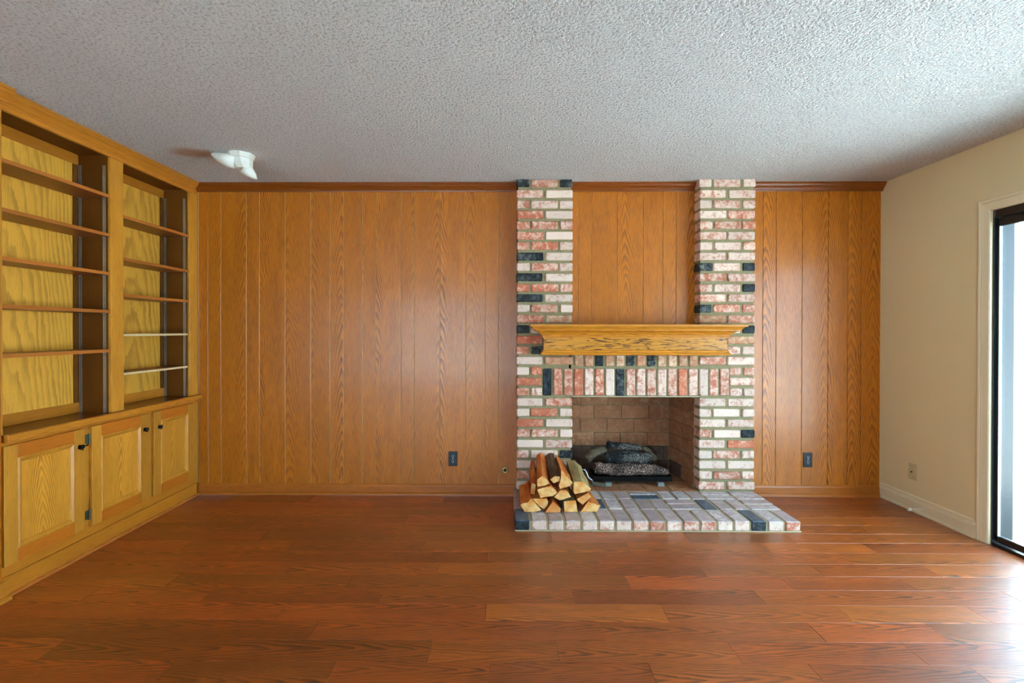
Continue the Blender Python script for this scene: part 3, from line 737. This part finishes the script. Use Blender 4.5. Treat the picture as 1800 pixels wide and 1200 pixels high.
# ------------------------------------------------------------------ firewood
fwp = dict(
 a=[(0.116, 0.118), (0.145, 0.074), (0.208, 0.072), (0.257, 0.086), (0.187, 0.166), (0.166, 0.137), (0.123, 0.128)],
 b=[(0.198, 0.158), (0.245, 0.107), (0.276, 0.088), (0.297, 0.110), (0.304, 0.136), (0.295, 0.158)],
 c=[(0.33, 0.143), (0.287, 0.085), (0.280, 0.071), (0.381, 0.076), (0.386, 0.099)],
 d=[(0.407, 0.143), (0.412, 0.071), (0.500, 0.073), (0.488, 0.150)],
 e=[(0.570, 0.144), (0.519, 0.071), (0.629, 0.074), (0.655, 0.118), (0.625, 0.123)],
 f=[(0.497, 0.155), (0.502, 0.143), (0.536, 0.119), (0.592, 0.172), (0.573, 0.200)],
 g=[(0.386, 0.215), (0.343, 0.168), (0.381, 0.147), (0.458, 0.170), (0.428, 0.212)],
 h=[(0.229, 0.222), (0.250, 0.166), (0.335, 0.180), (0.365, 0.204), (0.32, 0.247)],
 i=[(0.23, 0.285), (0.229, 0.255), (0.231, 0.238), (0.283, 0.246), (0.314, 0.259), (0.290, 0.292), (0.262, 0.310)],
 j=[(0.318, 0.281), (0.342, 0.256), (0.381, 0.272), (0.386, 0.302), (0.35, 0.305)],
 k=[(0.392, 0.352), (0.390, 0.293), (0.376, 0.245), (0.385, 0.222), (0.456, 0.242), (0.472, 0.264)],
 l=[(0.476, 0.272), (0.472, 0.208), (0.482, 0.190), (0.582, 0.210), (0.592, 0.226), (0.535, 0.275)],
 m=[(0.186, 0.172), (0.214, 0.168), (0.224, 0.235), (0.196, 0.245)])
info = dict(  # front y, length, dx, dz, side material slot, back growth, label
 a=(-.575, .40, .0, .0, 1, 'orange split log at the left foot of the firewood stack'),
 b=(-.56, .40, .0, .006, 1, 'pale split log second from left in the bottom row, point down'),
 c=(-.585, .38, .0, .0, 1, 'small triangular split log, point up, bottom row of the firewood stack'),
 d=(-.57, .40, .0, .0, 3, 'square-ended greenish split log in the bottom row of the stack'),
 e=(-.57, .40, -.02, .0, 1, 'wide pale wedge log at the right foot of the firewood stack'),
 f=(-.56, .38, -.01, .01, 1, 'pale tilted square-ended log resting on the rightmost bottom log'),
 g=(-.56, .38, .0, .012, 1, 'fan-shaped split log in the centre of the firewood stack'),
 h=(-.57, .36, .0, .03, 1, 'bright orange square-ended log left of the stack centre'),
 i=(-.555, .40, .018, .062, 1, 'tall pale split log at the top left of the stack'),
 j=(-.54, .40, .0, .06, 2, 'purple-brown bark-covered log topmost in the stack'),
 k=(-.55, .38, .0, .015, 1, 'triangular split log beside the topmost bark-covered log'),
 l=(-.56, .40, .0, .042, 3, 'large log with pale grey-green bark at the top right of the stack'),
 m=(-.50, .34, .012, .072, 1, 'reddish split log leaning at the upper left behind the stack'))
for key, poly in fwp.items():
    fy, Ln, dx, dz, slot, label = info[key]
    cx = sum(p[0] for p in poly)/len(poly); cz = sum(p[1] for p in poly)/len(poly)
    if sum(poly[i][0]*poly[(i+1) % len(poly)][1]-poly[(i+1) % len(poly)][0]*poly[i][1] for i in range(len(poly))) < 0: poly = poly[::-1]
    P2 = []
    for i in range(len(poly)):
        p, q = Vector(poly[i]), Vector(poly[(i+1) % len(poly)])
        n_ = max(1, int((q-p).length/0.018))
        for s in range(n_): P2.append(p.lerp(q, s/n_))
    bm = bmesh.new(); rings = []
    seed = ord(key)*3.1
    NS = 9
    for s in range(NS+1):
        t = s/NS; ring = []
        for p in P2:
            v = Vector((p.x, fy + Ln*t, p.y))
            nz = noise.noise_vector(Vector((p.x*28, t*3.5+seed, p.y*28)))
            sc = 1.0 - 0.10*abs(math.sin(t*4+seed)) * (1 if 0 < t else 0)
            x = cx + (p.x-cx)*sc + dx*t + nz.x*0.0035*(1 if s else 0.35)
            z = cz + (p.y-cz)*sc + dz*t + nz.z*0.0035*(1 if s else 0.35)
            if key in 'acde': z = max(z, 0.0730)
            ring.append((x, v.y + nz.y*0.004, z))
        rings.append(ring)
    vs_ = loft(bm, rings, True, False)
    for ring, rev in ((vs_[0], False), (vs_[-1], True)):
        c_ = bm.verts.new(sum((v.co for v in ring), Vector())/len(ring))
        for i in range(len(ring)):
            f = bm.faces.new((ring[i], ring[(i+1) % len(ring)], c_)); f.material_index = 1
    o = obj('split_log', bm, [[M['log_side'], M['log_bark'], M['log_bark_pale']][slot-1], M['log_end']], tag=dict(label=label, cat='firewood', group='split firewood stacked on the hearth'))

# ------------------------------------------------------------------ gas log set
gr = thing('log_grate', (1.02, 0.07, 0.07), 'black metal burner tray on grey legs inside the firebox', 'grate')
bm = bmesh.new()
cbox(bm, 0.714, 1.338, 0.03, 0.036, 0.099, 0.138, 0.001); cbox(bm, 0.72, 1.332, 0.036, 0.24, 0.099, 0.104); cbox(bm, 0.72, 1.332, 0.236, 0.24, 0.104, 0.135)
cbox(bm, 0.714, 0.72, 0.036, 0.24, 0.1, 0.138); cbox(bm, 1.332, 1.338, 0.036, 0.24, 0.1, 0.138)
tray = obj('tray', bm, plain('tray_black', (22, 24, 24), 0.22, 0.5), gr)
for xx in (0.802, 1.214):
    for yy in (-0.005, 0.2):
        bm = bmesh.new(); cbox(bm, xx, xx+0.048, yy, yy+0.006, 0.0702, 0.0985); cbox(bm, xx, xx+0.048, yy+0.006, yy+0.03, 0.094, 0.0985)
        obj('leg', bm, M['lintel'] if False else plain('grey_leg', (128, 134, 128), 0.5, 0.3), gr)
bm = bmesh.new()
loft(bm, [[(0.70, 0.02, z), (0.80, -0.035, z), (0.802, -0.030, z), (0.702, 0.03, z)] for z in (0.073, 0.10)])
obj('gas_valve_plate', bm, plain('grey_valve_plate', (112, 120, 108), 0.5, 0.3), gr)
bm = bmesh.new()
pp = [(0.60, 0.05, 0.185), (0.625, 0.04, 0.188), (0.648, 0.04, 0.187), (0.660, 0.04, 0.165), (0.668, 0.04, 0.14), (0.680, 0.035, 0.122), (0.70, 0.03, 0.110), (0.705, 0.03, 0.098)]
tube(bm, pp, 0.006, 8)
obj('gas_pipe', bm, M['alu'], gr, smooth=True)
def glog(pts, rad, mat, label, seed, amp=0.014, nub=None):
    pts = [Vector(p) for p in pts]
    # resample
    P, Rr = [], []
    for i in range(len(pts)-1):
        for s in range(7):
            t = s/7; P.append(pts[i].lerp(pts[i+1], t)); Rr.append(rad[i]*(1-t)+rad[i+1]*t)
    P.append(pts[-1]); Rr.append(rad[-1])
    bm = bmesh.new(); tube(bm, [P[0]-(P[1]-P[0])*0.3] + P + [P[-1]+(P[-1]-P[-2])*0.3], [Rr[0]*0.6] + Rr + [Rr[-1]*0.6], 18)
    if nub:
        tube(bm, nub[0], nub[1], 10)
    for v in bm.verts:
        n1 = noise.noise_vector(v.co*17 + Vector((seed, 0, 0))); n2 = noise.noise_vector(v.co*48 + Vector((0, seed, 0)))
        v.co += n1*amp + n2*amp*0.45
    return obj('ceramic_log', bm, mat, smooth=True, tag=dict(label=label, cat='gas log', group='ceramic gas logs on the grate'))
glog([(0.735, 0.085, 0.190), (0.86, 0.075, 0.180), (1.05, 0.075, 0.182), (1.20, 0.08, 0.176), (1.315, 0.085, 0.160)], [0.044, 0.048, 0.046, 0.042, 0.026], M['char_ash'],
     'long ashy front gas log with pale ember texture lying along the tray', 1.0)
glog([(0.83, 0.14, 0.252), (0.95, 0.135, 0.270), (1.08, 0.14, 0.260), (1.20, 0.15, 0.250)], [0.044, 0.046, 0.048, 0.036], M['char'],
     'blue-black charred gas log lying on the long front log', 5.0)
glog([(0.845, 0.15, 0.356), (0.93, 0.15, 0.354), (1.03, 0.155, 0.345), (1.12, 0.16, 0.330)], [0.021, 0.028, 0.027, 0.018], M['char'],
     'topmost black gas log with a broken branch stub at its left end', 9.0, 0.010, ([(0.88, 0.14, 0.35), (0.855, 0.12, 0.395)], [0.017, 0.009]))
glog([(0.69, 0.19, 0.235), (0.75, 0.185, 0.285), (0.84, 0.175, 0.325)], [0.034, 0.036, 0.024], M['char_beige'],
     'scorched beige gas log slanting up behind the left end of the pile', 13.0, 0.010)
glog([(1.155, 0.225, 0.322), (1.21, 0.225, 0.29), (1.25, 0.225, 0.225)], [0.018, 0.028, 0.026], M['char_beige'],
     'short grey-beige gas log slanting down at the right end of the pile', 17.0, 0.010)

# ------------------------------------------------------------------ wall fittings
def outlet(x, z, label):
    t = thing('power_outlet', (x, -0.007, z), label, 'outlet')
    bm = bmesh.new(); cbox(bm, x-0.035, x+0.035, -0.0135, -0.0072, z-0.057, z+0.057, 0.003, 2)
    obj('cover_plate', bm, M['black_plastic'], t)
    for dz_ in (0.020, -0.020):
        bm = bmesh.new()
        tube(bm, [(x, -0.0136, z+dz_), (x, -0.016, z+dz_)], 0.0165, 18)
        rc = obj('receptacle', bm, M['black_plastic'], t)
        bm = bmesh.new()
        for sx in (-0.0065, 0.0065): cbox(bm, x+sx-0.0012, x+sx+0.0012, -0.0168, -0.0161, z+dz_-0.001, z+dz_+0.008)
        tube(bm, [(x, -0.0161, z+dz_-0.008), (x, -0.0168, z+dz_-0.008)], 0.0028, 10)
        obj('contact_slot', bm, M['steel_dot'], rc)
    bm = bmesh.new(); tube(bm, [(x, -0.0136, z), (x, -0.0155, z)], 0.0032, 10)
    obj('screw', bm, M['steel_dot'], t)
outlet(-0.395, 0.2845, 'black duplex power outlet low on the oak boards left of the fireplace')
outlet(2.3765, 0.284, 'black duplex power outlet low on the oak boards right of the fireplace')
gv = thing('gas_key_valve', (0.0153, -0.007, 0.195), 'round brass gas key escutcheon low on oak boards beside brick pillar', 'gas valve')
bm = bmesh.new()
n = 24
rg = [[(0.0153+r*math.cos(k*2*math.pi/n), y, 0.195+r*math.sin(k*2*math.pi/n)) for k in range(n)] for r, y in ((0.027, -0.0072), (0.027, -0.010), (0.022, -0.014), (0.013, -0.015), (0.011, -0.009))]
loft(bm, rg, True, False); obj('escutcheon', bm, M['brass'], gv, smooth=True)
bm = bmesh.new(); tube(bm, [(0.0153, -0.0075, 0.195), (0.0153, -0.011, 0.195)], 0.0105, 16); obj('key_socket', bm, M['dark_iron'], gv)
cp_ = thing('cable_plate', (XR, -0.313, 0.279), 'ivory cable outlet plate low on the cream right wall', 'wall plate')
bm = bmesh.new(); cbox(bm, XR-0.006, XR-0.0003, -0.349, -0.279, 0.222, 0.336, 0.002); obj('cover_plate', bm, M['ivory'], cp_)
bm = bmesh.new(); tube(bm, [(XR-0.0062, -0.314, 0.279), (XR-0.014, -0.314, 0.279)], 0.005, 10); obj('coax_socket', bm, M['dark_iron'], cp_)
for zz in (0.322, 0.238):
    bm = bmesh.new(); tube(bm, [(XR-0.0061, -0.314, zz), (XR-0.0075, -0.314, zz)], 0.003, 8); obj('screw', bm, M['brass'], cp_)
ds = thing('door_stop', (XR-0.016, -0.40, 0.040), 'small white spring door stop on the cream baseboard', 'door stop')
bm = bmesh.new(); hel = [(XR-0.016-0.068*k/60, -0.40+0.006*math.cos(k*0.9), 0.040+0.006*math.sin(k*0.9)) for k in range(61)]
tube(bm, hel, 0.0018, 5); obj('spring', bm, M['white_plastic'], ds)
bm = bmesh.new(); tube(bm, [(XR-0.083, -0.40, 0.039), (XR-0.087, -0.40, 0.039), (XR-0.102, -0.40, 0.037)], [0.008, 0.012, 0.011], 12); obj('rubber_tip', bm, M['white_plastic'], ds, smooth=True)

# ceiling fixture: octagonal mount with moulded body and two pointed lobes
cf = thing('ceiling_fixture', (-1.70, -0.72, H), 'broken white plastic fixture with two pointed lobes hanging from the ceiling', 'ceiling fixture')
bm = bmesh.new(); cx, cy = -1.72, -0.66
def octo(r, z, rx=1, dx=0, dy=0): return [(cx+dx+r*rx*math.cos((k+.5)*math.pi/4), cy+dy+r*math.sin((k+.5)*math.pi/4), z) for k in range(8)]
loft(bm, [octo(0.085, H-0.0005), octo(0.085, H-0.012), octo(0.080, H-0.014), octo(0.080, H-0.028), octo(0.074, H-0.030)])
obj('mount_plate', bm, M['white_plastic'], cf)
bm = bmesh.new(); loft(bm, [octo(0.072, H-0.0305), octo(0.068, H-0.05, 1, 0.004), octo(0.060, H-0.075, 1, 0.012), octo(0.045, H-0.095, 1, 0.018)])
obj('body', bm, M['white_plastic'], cf)
bm = bmesh.new(); tube(bm, [(-1.74, -0.69, H-0.060), (-1.80, -0.70, H-0.045), (-1.84, -0.70, H-0.030), (-1.875, -0.70, H-0.016), (-1.89, -0.70, H-0.010)], [0.045, 0.042, 0.030, 0.016, 0.005], 12)
obj('lobe', bm, M['white_plastic'], cf, smooth=True)
bm = bmesh.new(); tube(bm, [(-1.70, -0.66, H-0.085), (-1.675, -0.64, H-0.11), (-1.655, -0.62, H-0.13), (-1.64, -0.61, H-0.146)], [0.040, 0.036, 0.022, 0.005], 12)
obj('lobe', bm, M['white_plastic'], cf, smooth=True)
